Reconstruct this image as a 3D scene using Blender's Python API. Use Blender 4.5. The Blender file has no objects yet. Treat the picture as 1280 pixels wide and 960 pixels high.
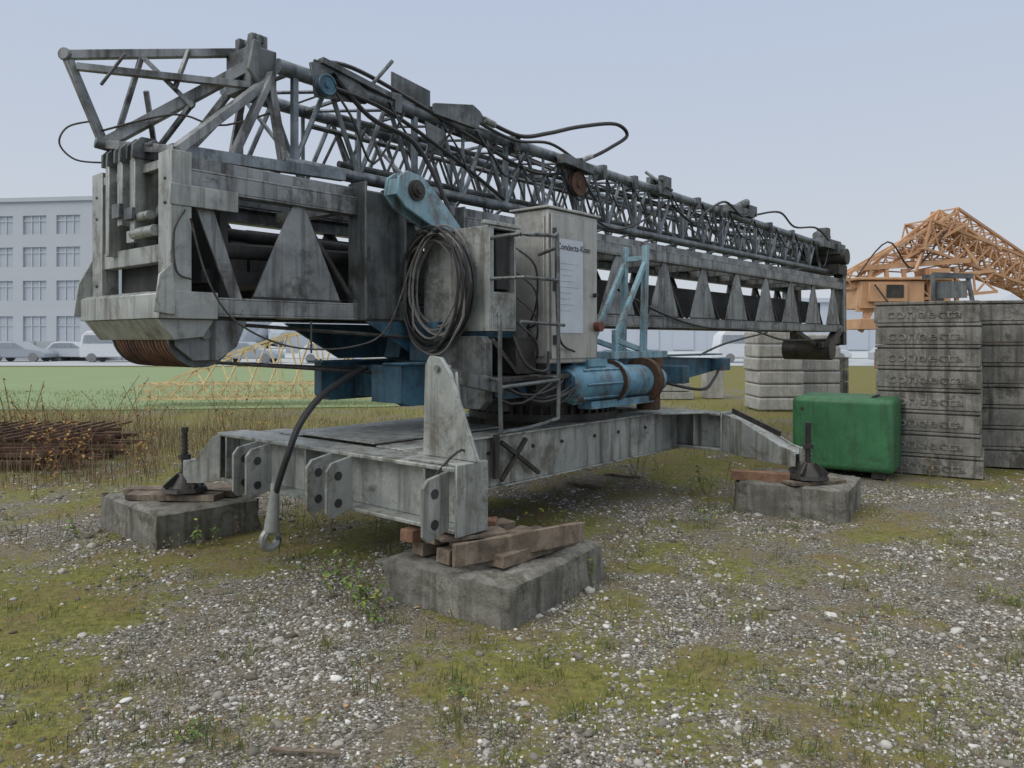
import bpy, bmesh, math, random
import numpy as np
from mathutils import Vector, Matrix, noise, Euler
random.seed(7); rng=np.random.default_rng(7)
scene=bpy.context.scene
scene.view_settings.view_transform='Standard'
try: scene.view_settings.look='None'
except: pass
scene.view_settings.exposure=0

# ---------------------------------------------------------------- mesh builder
class MB:
    def __init__(s): s.v=[]; s.f=[]
    def add(s,vs,fs):
        o=len(s.v); s.v+= [tuple(a) for a in vs]; s.f+=[tuple(i+o for i in f) for f in fs]
    def box(s,x0,x1,y0,y1,z0,z1):
        s.add([(x0,y0,z0),(x1,y0,z0),(x1,y1,z0),(x0,y1,z0),(x0,y0,z1),(x1,y0,z1),(x1,y1,z1),(x0,y1,z1)],
              [(0,3,2,1),(4,5,6,7),(0,1,5,4),(1,2,6,5),(2,3,7,6),(3,0,4,7)])
    def obox(s,c,size,rz=0,rx=0,ry=0):
        R=Euler((rx,ry,rz)).to_matrix(); c=Vector(c); a,b,d=[k/2 for k in size]
        P=[R@Vector(p)+c for p in [(-a,-b,-d),(a,-b,-d),(a,b,-d),(-a,b,-d),(-a,-b,d),(a,-b,d),(a,b,d),(-a,b,d)]]
        s.add(P,[(0,3,2,1),(4,5,6,7),(0,1,5,4),(1,2,6,5),(2,3,7,6),(3,0,4,7)])
    def frame(s,d):
        d=d.normalized(); up=Vector((0,0,1)) if abs(d.z)<.95 else Vector((1,0,0))
        a=d.cross(up).normalized(); b=a.cross(d).normalized(); return a,b
    def beam(s,p,q,w,h,w2=None,h2=None):
        p=Vector(p);q=Vector(q);a,b=s.frame(q-p); w2=w2 or w; h2=h2 or h
        P=[]
        for c,ww,hh in ((p,w,h),(q,w2,h2)):
            for sx,sy in ((-1,-1),(1,-1),(1,1),(-1,1)): P.append(c+a*sx*ww/2+b*sy*hh/2)
        s.add(P,[(0,1,2,3),(7,6,5,4),(0,4,5,1),(1,5,6,2),(2,6,7,3),(3,7,4,0)])
    def tube(s,p,q,r,r2=None,n=10):
        p=Vector(p);q=Vector(q);a,b=s.frame(q-p); r2=r if r2 is None else r2
        P=[]
        for c,rr in ((p,r),(q,r2)):
            for i in range(n):
                t=2*math.pi*i/n; P.append(c+a*math.cos(t)*rr+b*math.sin(t)*rr)
        F=[(i,(i+1)%n,n+(i+1)%n,n+i) for i in range(n)]+[tuple(range(n-1,-1,-1)),tuple(range(n,2*n))]
        s.add(P,F)
    def path(s,pts,r,n=6,sub=6,closed=False):
        P=[Vector(p) for p in pts]
        if sub>1 and len(P)>2:
            Q=[];N=len(P);rg=range(N) if closed else range(N-1)
            for i in rg:
                p1=P[i];p2=P[(i+1)%N]
                p0=P[(i-1)%N] if (closed or i>0) else p1
                p3=P[(i+2)%N] if (closed or i<N-2) else p2
                for k in range(sub):
                    t=k/sub
                    Q.append(.5*((2*p1)+(p2-p0)*t+(2*p0-5*p1+4*p2-p3)*t*t+(3*p1-p0-3*p2+p3)*t**3))
            if not closed: Q.append(P[-1])
            P=Q
        N=len(P); V=[]; pa=None
        for i in range(N):
            if closed: d=P[(i+1)%N]-P[i-1]
            else: d=P[min(i+1,N-1)]-P[max(i-1,0)]
            if d.length<1e-6: d=Vector((0,0,1))
            d.normalize()
            if pa is None: a,b=s.frame(d)
            else:
                a=(pa-d*pa.dot(d)); 
                if a.length<1e-5: a,b=s.frame(d)
                a.normalize(); b=d.cross(a)
            pa=a
            for k in range(n):
                t=2*math.pi*k/n; V.append(P[i]+a*math.cos(t)*r+b*math.sin(t)*r)
        F=[]
        for i in range(N if closed else N-1):
            j=(i+1)%N
            for k in range(n): F.append((i*n+k,i*n+(k+1)%n,j*n+(k+1)%n,j*n+k))
        if not closed: F+= [tuple(range(n-1,-1,-1)),tuple(range((N-1)*n,N*n))]
        s.add(V,F)
    def prism(s,poly,axis,a0,a1):
        def m(p,a):
            if axis=='v': return (p[0],a,p[1])
            if axis=='u': return (a,p[0],p[1])
            return (p[0],p[1],a)
        n=len(poly)
        s.add([m(p,a0) for p in poly]+[m(p,a1) for p in poly],
              [tuple(range(n-1,-1,-1)),tuple(range(n,2*n))]+[(i,(i+1)%n,n+(i+1)%n,n+i) for i in range(n)])
    def ibeam(s,p,q,h,w,t=.025):
        p=Vector(p);q=Vector(q)
        up=Vector((0,0,1))
        s.beam(p+up*(h/2-t/2),q+up*(h/2-t/2),w,t)
        s.beam(p-up*(h/2-t/2),q-up*(h/2-t/2),w,t)
        s.beam(p,q,t,h-2*t-.002)
    def ring(s,c,R,r,axis='v',n=20,m=8):
        c=Vector(c);pts=[]
        for i in range(n):
            t=2*math.pi*i/n
            if axis=='v': pts.append(c+Vector((R*math.cos(t),0,R*math.sin(t))))
            elif axis=='u': pts.append(c+Vector((0,R*math.cos(t),R*math.sin(t))))
            else: pts.append(c+Vector((R*math.cos(t),R*math.sin(t),0)))
        s.path(pts,r,m,1,True)
    def make(s,name,mat,parent=None,bevel=0,smooth=True,segs=1):
        me=bpy.data.meshes.new(name); me.from_pydata(s.v,[],s.f)
        bm=bmesh.new(); bm.from_mesh(me); bmesh.ops.recalc_face_normals(bm,faces=bm.faces); bm.to_mesh(me); bm.free()
        if smooth:
            me.shade_smooth(); me.set_sharp_from_angle(angle=math.radians(38))
        ob=bpy.data.objects.new(name,me); scene.collection.objects.link(ob)
        me.materials.append(mat)
        if parent: ob.parent=parent
        if bevel:
            m=ob.modifiers.new('b','BEVEL'); m.width=bevel; m.segments=segs; m.limit_method='ANGLE'; m.angle_limit=math.radians(40)
        return ob

def empty(name,loc=(0,0,0),rz=0):
    e=bpy.data.objects.new(name,None); scene.collection.objects.link(e)
    e.location=loc; e.rotation_euler=(0,0,rz); e.empty_display_size=.2; return e

def np_mesh(name,V,F,mat,parent=None,smooth=True):
    me=bpy.data.meshes.new(name); k=F.shape[1]
    me.vertices.add(len(V)); me.vertices.foreach_set('co',V.astype(np.float32).ravel())
    me.loops.add(F.size); me.loops.foreach_set('vertex_index',F.astype(np.int32).ravel())
    me.polygons.add(len(F)); me.polygons.foreach_set('loop_start',np.arange(0,F.size,k,dtype=np.int32))
    me.polygons.foreach_set('loop_total',np.full(len(F),k,dtype=np.int32))
    me.polygons.foreach_set('use_smooth',np.full(len(F),smooth))
    me.update(calc_edges=True); me.validate()
    me.materials.append(mat)
    ob=bpy.data.objects.new(name,me); scene.collection.objects.link(ob)
    if parent: ob.parent=parent
    return ob

# ---------------------------------------------------------------- materials
class NT:
    def __init__(s,name):
        s.m=bpy.data.materials.new(name); s.m.use_nodes=True; s.t=s.m.node_tree; s.b=s.t.nodes['Principled BSDF']
    def n(s,ty,**k):
        x=s.t.nodes.new(ty)
        for a,b in k.items():
            if a in x.inputs: x.inputs[a].default_value=b
            else: setattr(x,a,b)
        return x
    def l(s,a,b): s.t.links.new(a,b)
    def noise(s,vec,scale,detail=4,rough=.6,dist=0):
        x=s.n('ShaderNodeTexNoise'); x.inputs['Scale'].default_value=scale; x.inputs['Detail'].default_value=detail
        x.inputs['Roughness'].default_value=rough; x.inputs['Distortion'].default_value=dist
        s.l(vec,x.inputs['Vector']); return x.outputs['Fac']
    def ramp(s,fac,stops,interp='LINEAR'):
        x=s.n('ShaderNodeValToRGB'); e=x.color_ramp; e.interpolation=interp
        while len(e.elements)<len(stops): e.elements.new(.5)
        for el,(p,c) in zip(e.elements,stops):
            el.position=p; el.color=(c,c,c,1) if not hasattr(c,'__len__') else (*c,1)
        s.l(fac,x.inputs['Fac']); return x.outputs['Color']
    def mix(s,f,a,b,mode='MIX'):
        x=s.n('ShaderNodeMix'); x.data_type='RGBA'; x.blend_type=mode
        for k,val in ((0,f),(6,a),(7,b)):
            if hasattr(val,'links') or isinstance(val,bpy.types.NodeSocket): s.l(val,x.inputs[k])
            elif k==0: x.inputs[0].default_value=val
            else: x.inputs[k].default_value=(*val,1)
        return x.outputs[2]
    def bump(s,h,st=.4,d=.01,prev=None):
        x=s.n('ShaderNodeBump'); x.inputs['Strength'].default_value=st; x.inputs['Distance'].default_value=d
        s.l(h,x.inputs['Height'])
        if prev: s.l(prev,x.inputs['Normal'])
        s.l(x.outputs[0],s.b.inputs['Normal']); return x.outputs[0]
    def pos(s): return s.n('ShaderNodeNewGeometry').outputs['Position']
    def obj(s): return s.n('ShaderNodeTexCoord').outputs['Object']
    def stretch(s,vec,sc):
        x=s.n('ShaderNodeMapping'); x.inputs['Scale'].default_value=sc; s.l(vec,x.inputs['Vector']); return x.outputs[0]

def weathered(name,c1,c2,dirt=(.07,.06,.05),dirt_amt=.5,rough=.6,metal=0.,rust=0.,scale=3.,bump=0.,fine=.6):
    t=NT(name); p=t.obj()
    n1=t.noise(p,scale,4,.62,.4)
    col=t.mix(t.ramp(n1,[(.36,0.),(.64,1.)]),c1,c2)
    nf=t.noise(p,scale*16,2,.7)
    col=t.mix(fine,col,t.ramp(nf,[(.3,.5),(.7,1.)]),'MULTIPLY')
    ns=t.noise(t.stretch(p,(11,11,.8)),1.,3,.65)
    col=t.mix(t.mix(1.,t.ramp(ns,[(.48,0.),(.68,1.)]),(dirt_amt,)*3,'MULTIPLY'),col,dirt)
    nd=t.noise(p,scale*.9,5,.78,.3)
    col=t.mix(t.mix(1.,t.ramp(nd,[(.51,0.),(.65,1.)]),(dirt_amt,)*3,'MULTIPLY'),col,dirt)
    if rust>0:
        col=t.mix(t.ramp(nd,[(.30+rust*.35-.12,1.),(.30+rust*.35-.04,0.)]),col,t.mix(nf,(.11,.045,.02),(.25,.12,.055)))
    t.l(col,t.b.inputs['Base Color'])
    t.l(t.ramp(nf,[(.3,rough-.1),(.7,min(1,rough+.18))]),t.b.inputs['Roughness'])
    t.b.inputs['Metallic'].default_value=metal
    if bump: t.bump(nf,bump,.008)
    return t.m
def plain(name,c,rough=.7,metal=0,var=.25,scale=6):
    t=NT(name); p=t.obj(); n1=t.noise(p,scale,3,.65)
    col=t.mix(t.ramp(n1,[(.3,0.),(.7,1.)]),tuple(k*(1-var) for k in c),tuple(min(1,k*(1+var)) for k in c))
    t.l(col,t.b.inputs['Base Color']); t.b.inputs['Roughness'].default_value=rough; t.b.inputs['Metallic'].default_value=metal
    return t.m

M_galv=weathered('galvanised_steel',(.19,.205,.215),(.33,.35,.355),(.05,.046,.04),.85,.40,.45,0.03,fine=.35)
M_galvL=weathered('galvanised_light',(.31,.335,.33),(.46,.485,.465),(.11,.10,.08),.8,.42,.35,0.10,fine=.3)
M_galvD=weathered('galvanised_dark',(.10,.115,.12),(.205,.225,.23),(.035,.033,.03),.8,.45,.4,0.08,fine=.4)
M_lat=weathered('lattice_steel',(.15,.18,.205),(.28,.315,.345),(.045,.046,.045),.7,.38,.45,0.04,scale=4,fine=.3)
M_dark=weathered('dark_steel',(.03,.03,.03),(.085,.08,.075),(.02,.018,.015),.6,.5,.3,.15)
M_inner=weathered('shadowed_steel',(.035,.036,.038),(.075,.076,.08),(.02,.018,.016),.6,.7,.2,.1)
M_blue=weathered('blue_paint',(.10,.25,.37),(.18,.37,.48),(.07,.06,.05),.8,.42,0,.40,fine=.4)
M_blueL=weathered('light_blue_paint',(.20,.37,.46),(.30,.46,.53),(.11,.085,.065),.8,.45,0,.32,fine=.35)
M_blueD=weathered('dark_blue_paint',(.03,.085,.14),(.07,.18,.26),(.035,.03,.027),.7,.45,0,.32,fine=.4)
M_cab=weathered('cabinet_steel',(.38,.385,.37),(.46,.465,.445),(.21,.19,.16),.5,.38,.4,0.,scale=2,fine=.15)
M_rope=plain('black_rubber_cable',(.022,.022,.024),.5)
M_wire=weathered('wire_rope',(.05,.048,.045),(.13,.125,.12),rough=.5,metal=.4,scale=20)
M_gcable=plain('grey_cable',(.17,.165,.16),.6)
M_paper=plain('paper_label',(.50,.55,.62),.5,var=.08)
M_ink=plain('ink',(.04,.04,.045),.6)
M_rust=weathered('rusty_steel',(.085,.045,.03),(.17,.09,.055),(.035,.025,.02),.7,.85,.1,.1,scale=6)
M_conc=weathered('weathered_concrete',(.15,.145,.125),(.29,.28,.25),(.06,.058,.042),.85,.9,0,0,scale=4,bump=.7)
M_concS=weathered('stack_concrete',(.17,.165,.15),(.32,.31,.285),(.06,.056,.047),.9,.9,0,0,scale=3,bump=.6)
M_letter=weathered('lettering_concrete',(.20,.195,.175),(.35,.34,.315),(.06,.056,.047),.95,.9,0,0,scale=5)
M_concL=weathered('pale_concrete',(.36,.36,.345),(.50,.50,.48),(.22,.21,.19),.7,.9,0,0,scale=2)
M_green=weathered('green_paint',(.03,.14,.055),(.05,.20,.085),(.025,.065,.03),.7,.5,0,.06,scale=2,fine=.3)
M_wood=weathered('weathered_wood',(.17,.13,.095),(.31,.25,.19),(.065,.053,.042),.8,.85,0,0,scale=7,bump=.7)
M_woodR=weathered('red_wood',(.20,.10,.065),(.32,.19,.12),(.08,.055,.04),.6,.85,0,0,scale=7,bump=.5)
M_orange=weathered('hazy_orange_paint',(.53,.29,.15),(.63,.38,.22),(.40,.27,.18),.5,.6,0,.03,fine=.3)  # orange paled in the base colour to suggest haze
M_yellow=plain('yellow_paint',(.60,.49,.27),.7)
M_tail=plain('red_lens',(.14,.04,.025),.4)

# ================================================================= CRANE
ANG=math.atan2(.76,.65)
crane=empty('folded_tower_crane',(-2.21,5,0),ANG)
# --- chassis
m=MB()
m.ibeam((1.0,-1.72,.645),(1.0,1.02,.645),.39,.28)
m.ibeam((5.2,-1.4,.645),(5.2,1.7,.645),.39,.26)
for v in (-.8,.42):
    m.box(1.145,5.065,v-.11,v+.11,.452,.838)
    m.box(1.145,5.065,v-.14,v+.14,.838,.852)
    m.box(1.145,5.065,v-.14,v+.14,.440,.452)
m.box(.862,1.138,-1.742,-1.722,.43,.86)
m.box(5.07,5.33,-1.42,-1.402,.44,.85)
for v in (-1.45,.9,-.2): m.box(.87,.985,v-.01,v+.01,.477,.813)
m.box(5.08,5.185,-1.11,-1.09,.477,.813)
m.box(2.6,2.85,-.688,.308,.5,.8)
m.box(4.0,4.2,-.688,.308,.5,.8)
m.prism([(1.14,-.945),(1.14,-1.45),(1.55,-.945)],'z',.83,.85)
m.prism([(5.06,-.945),(5.06,-1.3),(4.6,-.945)],'z',.83,.85)
m.make('chassis',M_galvL,crane,.004)
m=MB(); m.box(1.16,2.55,-.62,.25,.856,.866); m.box(1.145,1.5,.565,1.0,.80,.82)
m.make('deck_plate',M_galvL,crane)
m=MB()
for u in (1.7,2.05,2.6,3.0,3.5,3.9,4.4): m.tube((u,-.905,.72),(u,-.925,.72),.015,n=8)
m.beam((2.15,-.96,.50),(2.45,-.96,.80),.03,.03); m.beam((2.15,-.96,.80),(2.62,-.96,.5),.03,.03); m.beam((2.1,-.95,.86),(2.1,-.95,.52),.03,.05)
m.path([(.80,-1.60,.60),(.82,-1.60,.78),(1.0,-1.65,.93),(1.1,-1.62,.80)],.008,sub=5)
m.make('chassis_bolts',M_dark,crane)
m=MB()
for v in (.42,.24,-.52,-.74,-1.66):
    poly=[(.87,.47),(.70,.42),(.66,.46),(.66,.74),(.70,.79),(.87,.82)]
    m.prism(poly,'v',v-.013,v+.013)
m.make('lifting_lugs',M_galvL,crane,.003)
m=MB()
for v in (.42,.24,-.52,-.74,-1.66):
    for z in (.70,.52): m.tube((.75,v-.017,z),(.75,v+.017,z),.030,n=14)
m.make('lug_hole_discs',M_inner,crane)  # dark proud discs put in for the shade of open holes
def arm(m,p,q,t,dz=0):
    (u0,v0),(u1,v1)=p,q; d=Vector((u1-u0,v1-v0,0)); L=d.length; d.normalize(); n=Vector((-d.y,d.x,0))*t/2
    prof=[(0,.45),(0,.838),(L*.25,.80),(L*.80,.60),(L,.56),(L,.42),(L*.6,.42)]
    o=Vector((u0,v0,0)); k=len(prof)
    for s0 in (-1,1):
        vs=[o+d*a+n*s0+Vector((0,0,z)) for a,z in prof]+[o+d*a+n*(s0*.86)+Vector((0,0,z)) for a,z in prof]
        m.add(vs,[tuple(range(k)),tuple(range(k,2*k))]+[(i,(i+1)%k,k+(i+1)%k,k+i) for i in range(k)])
    vs=[o+d*a+n*s0*.87+Vector((0,0,z-.02)) for a,z in prof[1:5] for s0 in (-1,1)]
    m.add(vs,[(0,1,3,2),(2,3,5,4),(4,5,7,6)])
    e=o+d*(L+.03)
    m.tube(e+Vector((0,0,.40)),e+Vector((0,0,.60)),.055,n=14)
m=MB()
arm(m,(5.2,-1.43),(4.85,-2.33),.20); arm(m,(.95,1.03),(.79,1.28),.20)
arm(m,(5.2,1.72),(5.2,2.2),.2)
m.make('outrigger_arms',M_galvL,crane,.003)
m=MB(); FEET=[(4.80,-2.40),(.75,1.35),(5.2,2.27)]
m.beam((5.16,-1.5,.87),(4.9,-2.1,.70),.02,.05)
for (u,v),zt_,zb in zip(FEET,(.80,.83,.83),(.34,.35,.36)):
    m.tube((u,v,zb),(u,v,zt_),.024,n=10)
    for i in range(12): m.tube((u,v,zb+.05+i*.035),(u,v,zb+.062+i*.035),.030,n=10)
    m.tube((u,v,zb-.01),(u,v,zb+.02),.19,.18,n=8); m.tube((u,v,zb+.02),(u,v,zb+.13),.13,.045,n=10)
    m.tube((u,v,.60),(u,v,.64),.05,n=6); m.tube((u,v,zt_),(u,v,zt_+.04),.03,n=6)
    for a in range(4):
        t=a*math.pi/2; m.beam((u+.17*math.cos(t),v+.17*math.sin(t),zb+.03),(u+.05*math.cos(t),v+.05*math.sin(t),zb+.12),.015,.05)
m.make('jack_screws',M_dark,crane)
m=MB()
m.prism([(-1.28,.862),(-1.76,.862),(-1.52,1.40),(-1.44,1.49),(-1.34,1.50),(-1.30,1.44)],'u',1.02,1.05)
m.prism([(1.051,.862),(1.13,.862),(1.13,.9),(1.06,1.4),(1.051,1.4)],'v',-1.42,-1.40)
m.prism([(1.051,.862),(1.13,.862),(1.13,.9),(1.06,1.4),(1.051,1.4)],'v',-1.56,-1.54)
m.box(.9,1.13,-1.715,-1.26,.843,.860)
m.make('stay_gusset',M_galvL,crane,.003)
m=MB(); m.beam((1.10,-1.38,1.38),(2.2,-.9,1.22),.07,.09); m.tube((1.0,-1.42,1.42),(1.12,-1.42,1.42),.022)
m.make('stay_strut',M_galv,crane)
# --- turntable
m=MB(); m.tube((3.7,-.15,.856),(3.7,-.15,.92),.74,n=40); m.tube((3.7,-.15,1.0),(3.7,-.15,1.06),.74,n=40)
m.tube((3.7,-.15,.92),(3.7,-.15,1.0),.68,n=40)
for i in range(48):
    t=2*math.pi*i/48; m.obox((3.7+.70*math.cos(t),-.15+.70*math.sin(t),.96),(.05,.03,.08),t)
m.make('slewing_ring',M_dark,crane,.0)
# --- slewing platform, blue
m=MB()
for v in (-.22,.80):
    m.prism([(1.65,1.12),(1.65,1.40),(5.9,1.40),(7.25,1.34),(7.25,1.20),(5.9,1.07),(1.75,1.07)],'v',v-.11,v+.0)
    m.box(1.62,7.28,v-.17,v+.06,1.402,1.42)
m.box(2.0,2.2,-.21,.68,1.1,1.38); m.box(4.9,5.1,-.21,.68,1.1,1.38)
m.box(2.2,4.9,-.85,-.34,1.12,1.26)
m.box(5.6,5.75,-.7,.68,1.1,1.3)
m.box(7.05,7.28,-.5,1.0,1.2,1.36)
m.make('slewing_platform',M_blueD,crane,.004)
m=MB()
m.prism([(1.55,1.75),(2.15,1.425),(3.6,1.425),(4.0,1.75)],'v',-.05,-.02)
m.prism([(1.55,1.75),(2.15,1.425),(3.6,1.425),(4.0,1.75)],'v',1.1,1.13)
m.box(1.64,1.645,-.36,.0,1.1,1.40)
m.box(2.0,2.6,-.4,-.06,1.425,1.75)
m.box(3.5,3.7,-.5,-.1,1.425,2.0)
m.beam((2.2,.3,1.42),(2.3,.3,1.76),.2,.2); m.beam((3.4,.8,1.42),(3.4,.8,1.76),.2,.2)
m.make('mast_saddle',M_blueD,crane,.004)
m=MB()
for v in (-.28,-.14):
    m.prism([(1.66,2.76),(1.68,2.90),(1.77,2.96),(1.95,2.93),(2.18,2.75),(2.66,2.32),(2.66,2.16),(2.45,2.16),(2.1,2.52),(1.75,2.67)],'v',v-.014,v+.014)
m.box(2.2,2.60,-.265,-.155,2.2,2.3)
m.prism([(1.77,2.95),(1.95,2.92),(2.18,2.74),(2.66,2.31),(2.66,2.28),(2.17,2.71),(1.94,2.89),(1.77,2.92)],'v',-.265,-.155)
m.prism([(1.67,2.76),(1.69,2.89),(1.71,2.89),(1.69,2.76)],'v',-.265,-.155)
m.beam((2.62,-.1,2.3),(2.62,-.1,1.42),.12,.12)
m.make('pivot_bracket',M_blueL,crane,.004)
m=MB(); m.tube((1.86,-.34,2.81),(1.86,.1,2.81),.055,n=20); m.tube((1.86,-.36,2.81),(1.86,-.34,2.81),.035,n=6)
m.tube((1.86,-.315,2.81),(1.86,-.296,2.81),.085,n=20)
m.make('pivot_pin',M_dark,crane)
m=MB()
for v in (-.8,-.55):
    m.beam((4.60,v,2.58),(4.55,v,1.46),.06,.06); m.beam((4.60,v,2.42),(4.02,v,1.62),.045,.05)
    m.beam((4.02,v,1.7),(4.02,v,1.40),.05,.05); m.beam((3.9,v,1.45),(5.0,v,1.45),.07,.07)
    m.beam((4.02,v,1.60),(4.9,v,1.42),.04,.05)
m.beam((4.6,-.8,2.45),(4.6,-.55,2.45),.05,.05)
m.make('a_frame',M_blueL,crane,.003)
m=MB()
m.tube((3.02,-.92,1.21),(3.1,-.92,1.21),.13,.17,n=24)
m.tube((3.1,-.92,1.21),(3.72,-.92,1.21),.17,n=24); m.tube((3.74,-.92,1.21),(3.80,-.92,1.21),.20,n=24)
m.tube((3.8,-.92,1.21),(4.3,-.92,1.20),.155,n=24)
m.tube((4.36,-.92,1.2),(4.62,-.92,1.2),.16,.12,n=24)
for i in range(8): 
    t=i*math.pi/4; m.tube((3.14,-.92+.175*math.cos(t),1.21+.175*math.sin(t)),(3.7,-.92+.175*math.cos(t),1.21+.175*math.sin(t)),.012,n=5)
m.box(3.25,3.55,-1.02,-.82,1.36,1.43); m.box(3.3,4.5,-1.02,-.87,.98,1.05)
m.make('slewing_motor',M_blue,crane,.002)
m=MB(); m.tube((4.3,-.92,1.2),(4.38,-.92,1.2),.225,n=24); m.tube((3.72,-.92,1.21),(3.74,-.92,1.21),.205,n=24); m.tube((4.5,-1.0,1.33),(4.5,-1.0,1.42),.05); m.ring((4.64,-.92,1.2),.10,.02,'u'); m.tube((4.45,-.92,1.05),(4.45,-.92,.9),.12,n=16)
m.make('motor_flange',M_rust,crane)

# --- lower mast box
NU=12; PER=1.1
U1=13.55
m=MB()
for v0,v1 in ((0,.12),(1.10,1.22)):
    m.box(.12,U1,v0,v1,1.76,1.775); m.box(.12,U1,v0,v1,1.875,1.89)
    vw=v0+.0 if v0==0 else v1-.015
    m.box(.12,U1,vw,vw+.015,1.775,1.875)
    m.box(.12,U1,v0,v1,2.60,2.615); m.box(.12,U1,v0,v1,2.725,2.74); m.box(.12,U1,vw,vw+.015,2.615,2.725)
for i in range(NU+1):
    u=.35+i*PER
    m.box(u,u+.1,.121,1.099,1.78,1.86); m.box(u,u+.08,.121,1.099,2.63,2.72)
m.box(.12,U1,.06,.13,2.745,2.83); m.box(.12,U1,1.09,1.16,2.745,2.83)
m.box(U1,U1+.12,-.01,.14,1.76,2.84); m.box(U1,U1+.12,1.08,1.23,1.76,2.84)
m.box(U1,U1+.12,.14,1.08,1.76,1.9)
m.make('mast_chords',M_galv,crane,.004)
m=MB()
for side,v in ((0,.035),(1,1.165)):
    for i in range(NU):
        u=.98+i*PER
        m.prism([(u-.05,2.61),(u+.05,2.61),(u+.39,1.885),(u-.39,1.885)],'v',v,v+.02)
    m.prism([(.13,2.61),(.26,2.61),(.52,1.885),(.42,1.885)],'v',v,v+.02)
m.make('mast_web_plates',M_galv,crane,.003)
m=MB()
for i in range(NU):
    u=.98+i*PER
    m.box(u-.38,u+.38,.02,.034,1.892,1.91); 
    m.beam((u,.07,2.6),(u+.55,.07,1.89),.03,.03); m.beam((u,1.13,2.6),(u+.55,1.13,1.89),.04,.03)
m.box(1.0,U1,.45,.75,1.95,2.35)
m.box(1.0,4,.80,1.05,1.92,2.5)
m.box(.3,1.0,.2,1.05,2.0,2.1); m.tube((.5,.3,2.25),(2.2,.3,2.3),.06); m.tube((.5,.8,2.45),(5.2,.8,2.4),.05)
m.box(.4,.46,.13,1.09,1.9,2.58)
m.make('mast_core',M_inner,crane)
m=MB()
m.box(1.50,1.52,-.10,.12,1.762,2.86); m.box(1.52,1.9,-.025,-.003,1.77,2.80); m.box(1.90,1.92,-.12,.1,1.762,2.83)
m.box(2.6,2.62,-.12,-.001,1.762,2.8)
m.make('mast_collar',M_galvD,crane,.003)
# --- near end frame
m=MB()
m.box(-.02,.12,-.02,.16,1.90,2.84)
m.box(-.02,.10,1.06,1.24,1.90,2.84)
m.prism([(-.10,1.74),(-.10,1.90),(-.06,1.92),(.3,1.92),(.3,1.74)],'v',-.03,1.25)
m.box(-.005,.08,.16,1.06,2.12,2.24)
m.box(-.01,.06,.16,1.06,2.74,2.80)
m.box(-.06,.12,.42,.50,2.30,2.90); m.box(-.06,.12,.62,.70,2.40,2.92); m.box(-.06,.12,.84,.90,2.2,2.92)
m.prism([(-.09,1.738),(.02,1.60),(.04,1.60),(-.06,1.738)],'v',.04,1.18)
m.prism([(-.09,1.738),(.30,1.738),(.22,1.62),(.02,1.60)],'v',1.18,1.20)
m.prism([(-.09,1.738),(.30,1.738),(.22,1.62),(.02,1.60)],'v',.02,.04)
m.prism([(-.14,1.78),(-.11,2.02),(-.01,2.2),(.0,1.76)],'v',1.252,1.27)
m.prism([(-.14,1.78),(-.11,2.02),(-.02,2.1),(.0,1.76)],'v',-.05,-.032)
m.box(-.03,.45,-.03,-.022,2.48,2.62)
m.make('end_frame',M_galvL,crane,.005)
m=MB()
m.box(-.09,-.062,.40,.52,2.42,2.5); m.box(-.09,-.062,.60,.72,2.45,2.55)
for v in (.46,.66,.87):
    for a,b in ((-.055,-.03),(.03,.055)): m.prism([(-.08,2.84),(-.08,2.93),(-.02,2.99),(.08,2.99),(.14,2.93),(.14,2.84)],'v',v+a,v+b)
m.tube((.02,.3,2.93),(.02,1.0,2.93),.025); m.beam((.04,.18,2.55),(.04,.42,2.35),.03,.05)
for z in (2.66,2.0,2.5): m.tube((-.03,.06,z),(-.022,.06,z),.012,n=8); m.tube((-.03,1.15,z),(-.02,1.15,z),.012,n=8)
m.make('end_clevises',M_galvD,crane,.003)
m=MB(); m.tube((-.03,.17,2.33),(-.03,.50,2.33),.038,n=14); m.tube((-.03,.25,2.44),(-.03,.5,2.44),.03,n=14)
m.box(-.03,.0,.50,.62,2.28,2.36)
m.make('end_pins',M_galvL,crane)
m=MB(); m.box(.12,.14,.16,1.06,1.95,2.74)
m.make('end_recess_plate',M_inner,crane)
m=MB()
m.tube((.26,.12,1.65),(.26,.14,1.65),.24,n=32); m.tube((.26,.98,1.65),(.26,1.0,1.65),.24,n=32); m.tube((.26,.15,1.65),(.26,.98,1.65),.2,n=32)
m.make('rope_drum',M_galvD,crane)
m=MB()
for i in range(24): m.ring((.26,.17+i*.034,1.65),.222+.006*math.sin(i*2.1),.018,'v',28,6)
m.make('drum_rope',M_rust,crane)
m=MB(); m.prism([(.02,1.738),(.58,1.738),(.50,1.55),(.36,1.46),(.18,1.46),(.06,1.56)],'v',.08,.10); m.tube((.26,.05,1.64),(.26,.08,1.64),.04)
m.make('drum_cheek',M_galv,crane,.003)

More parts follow.
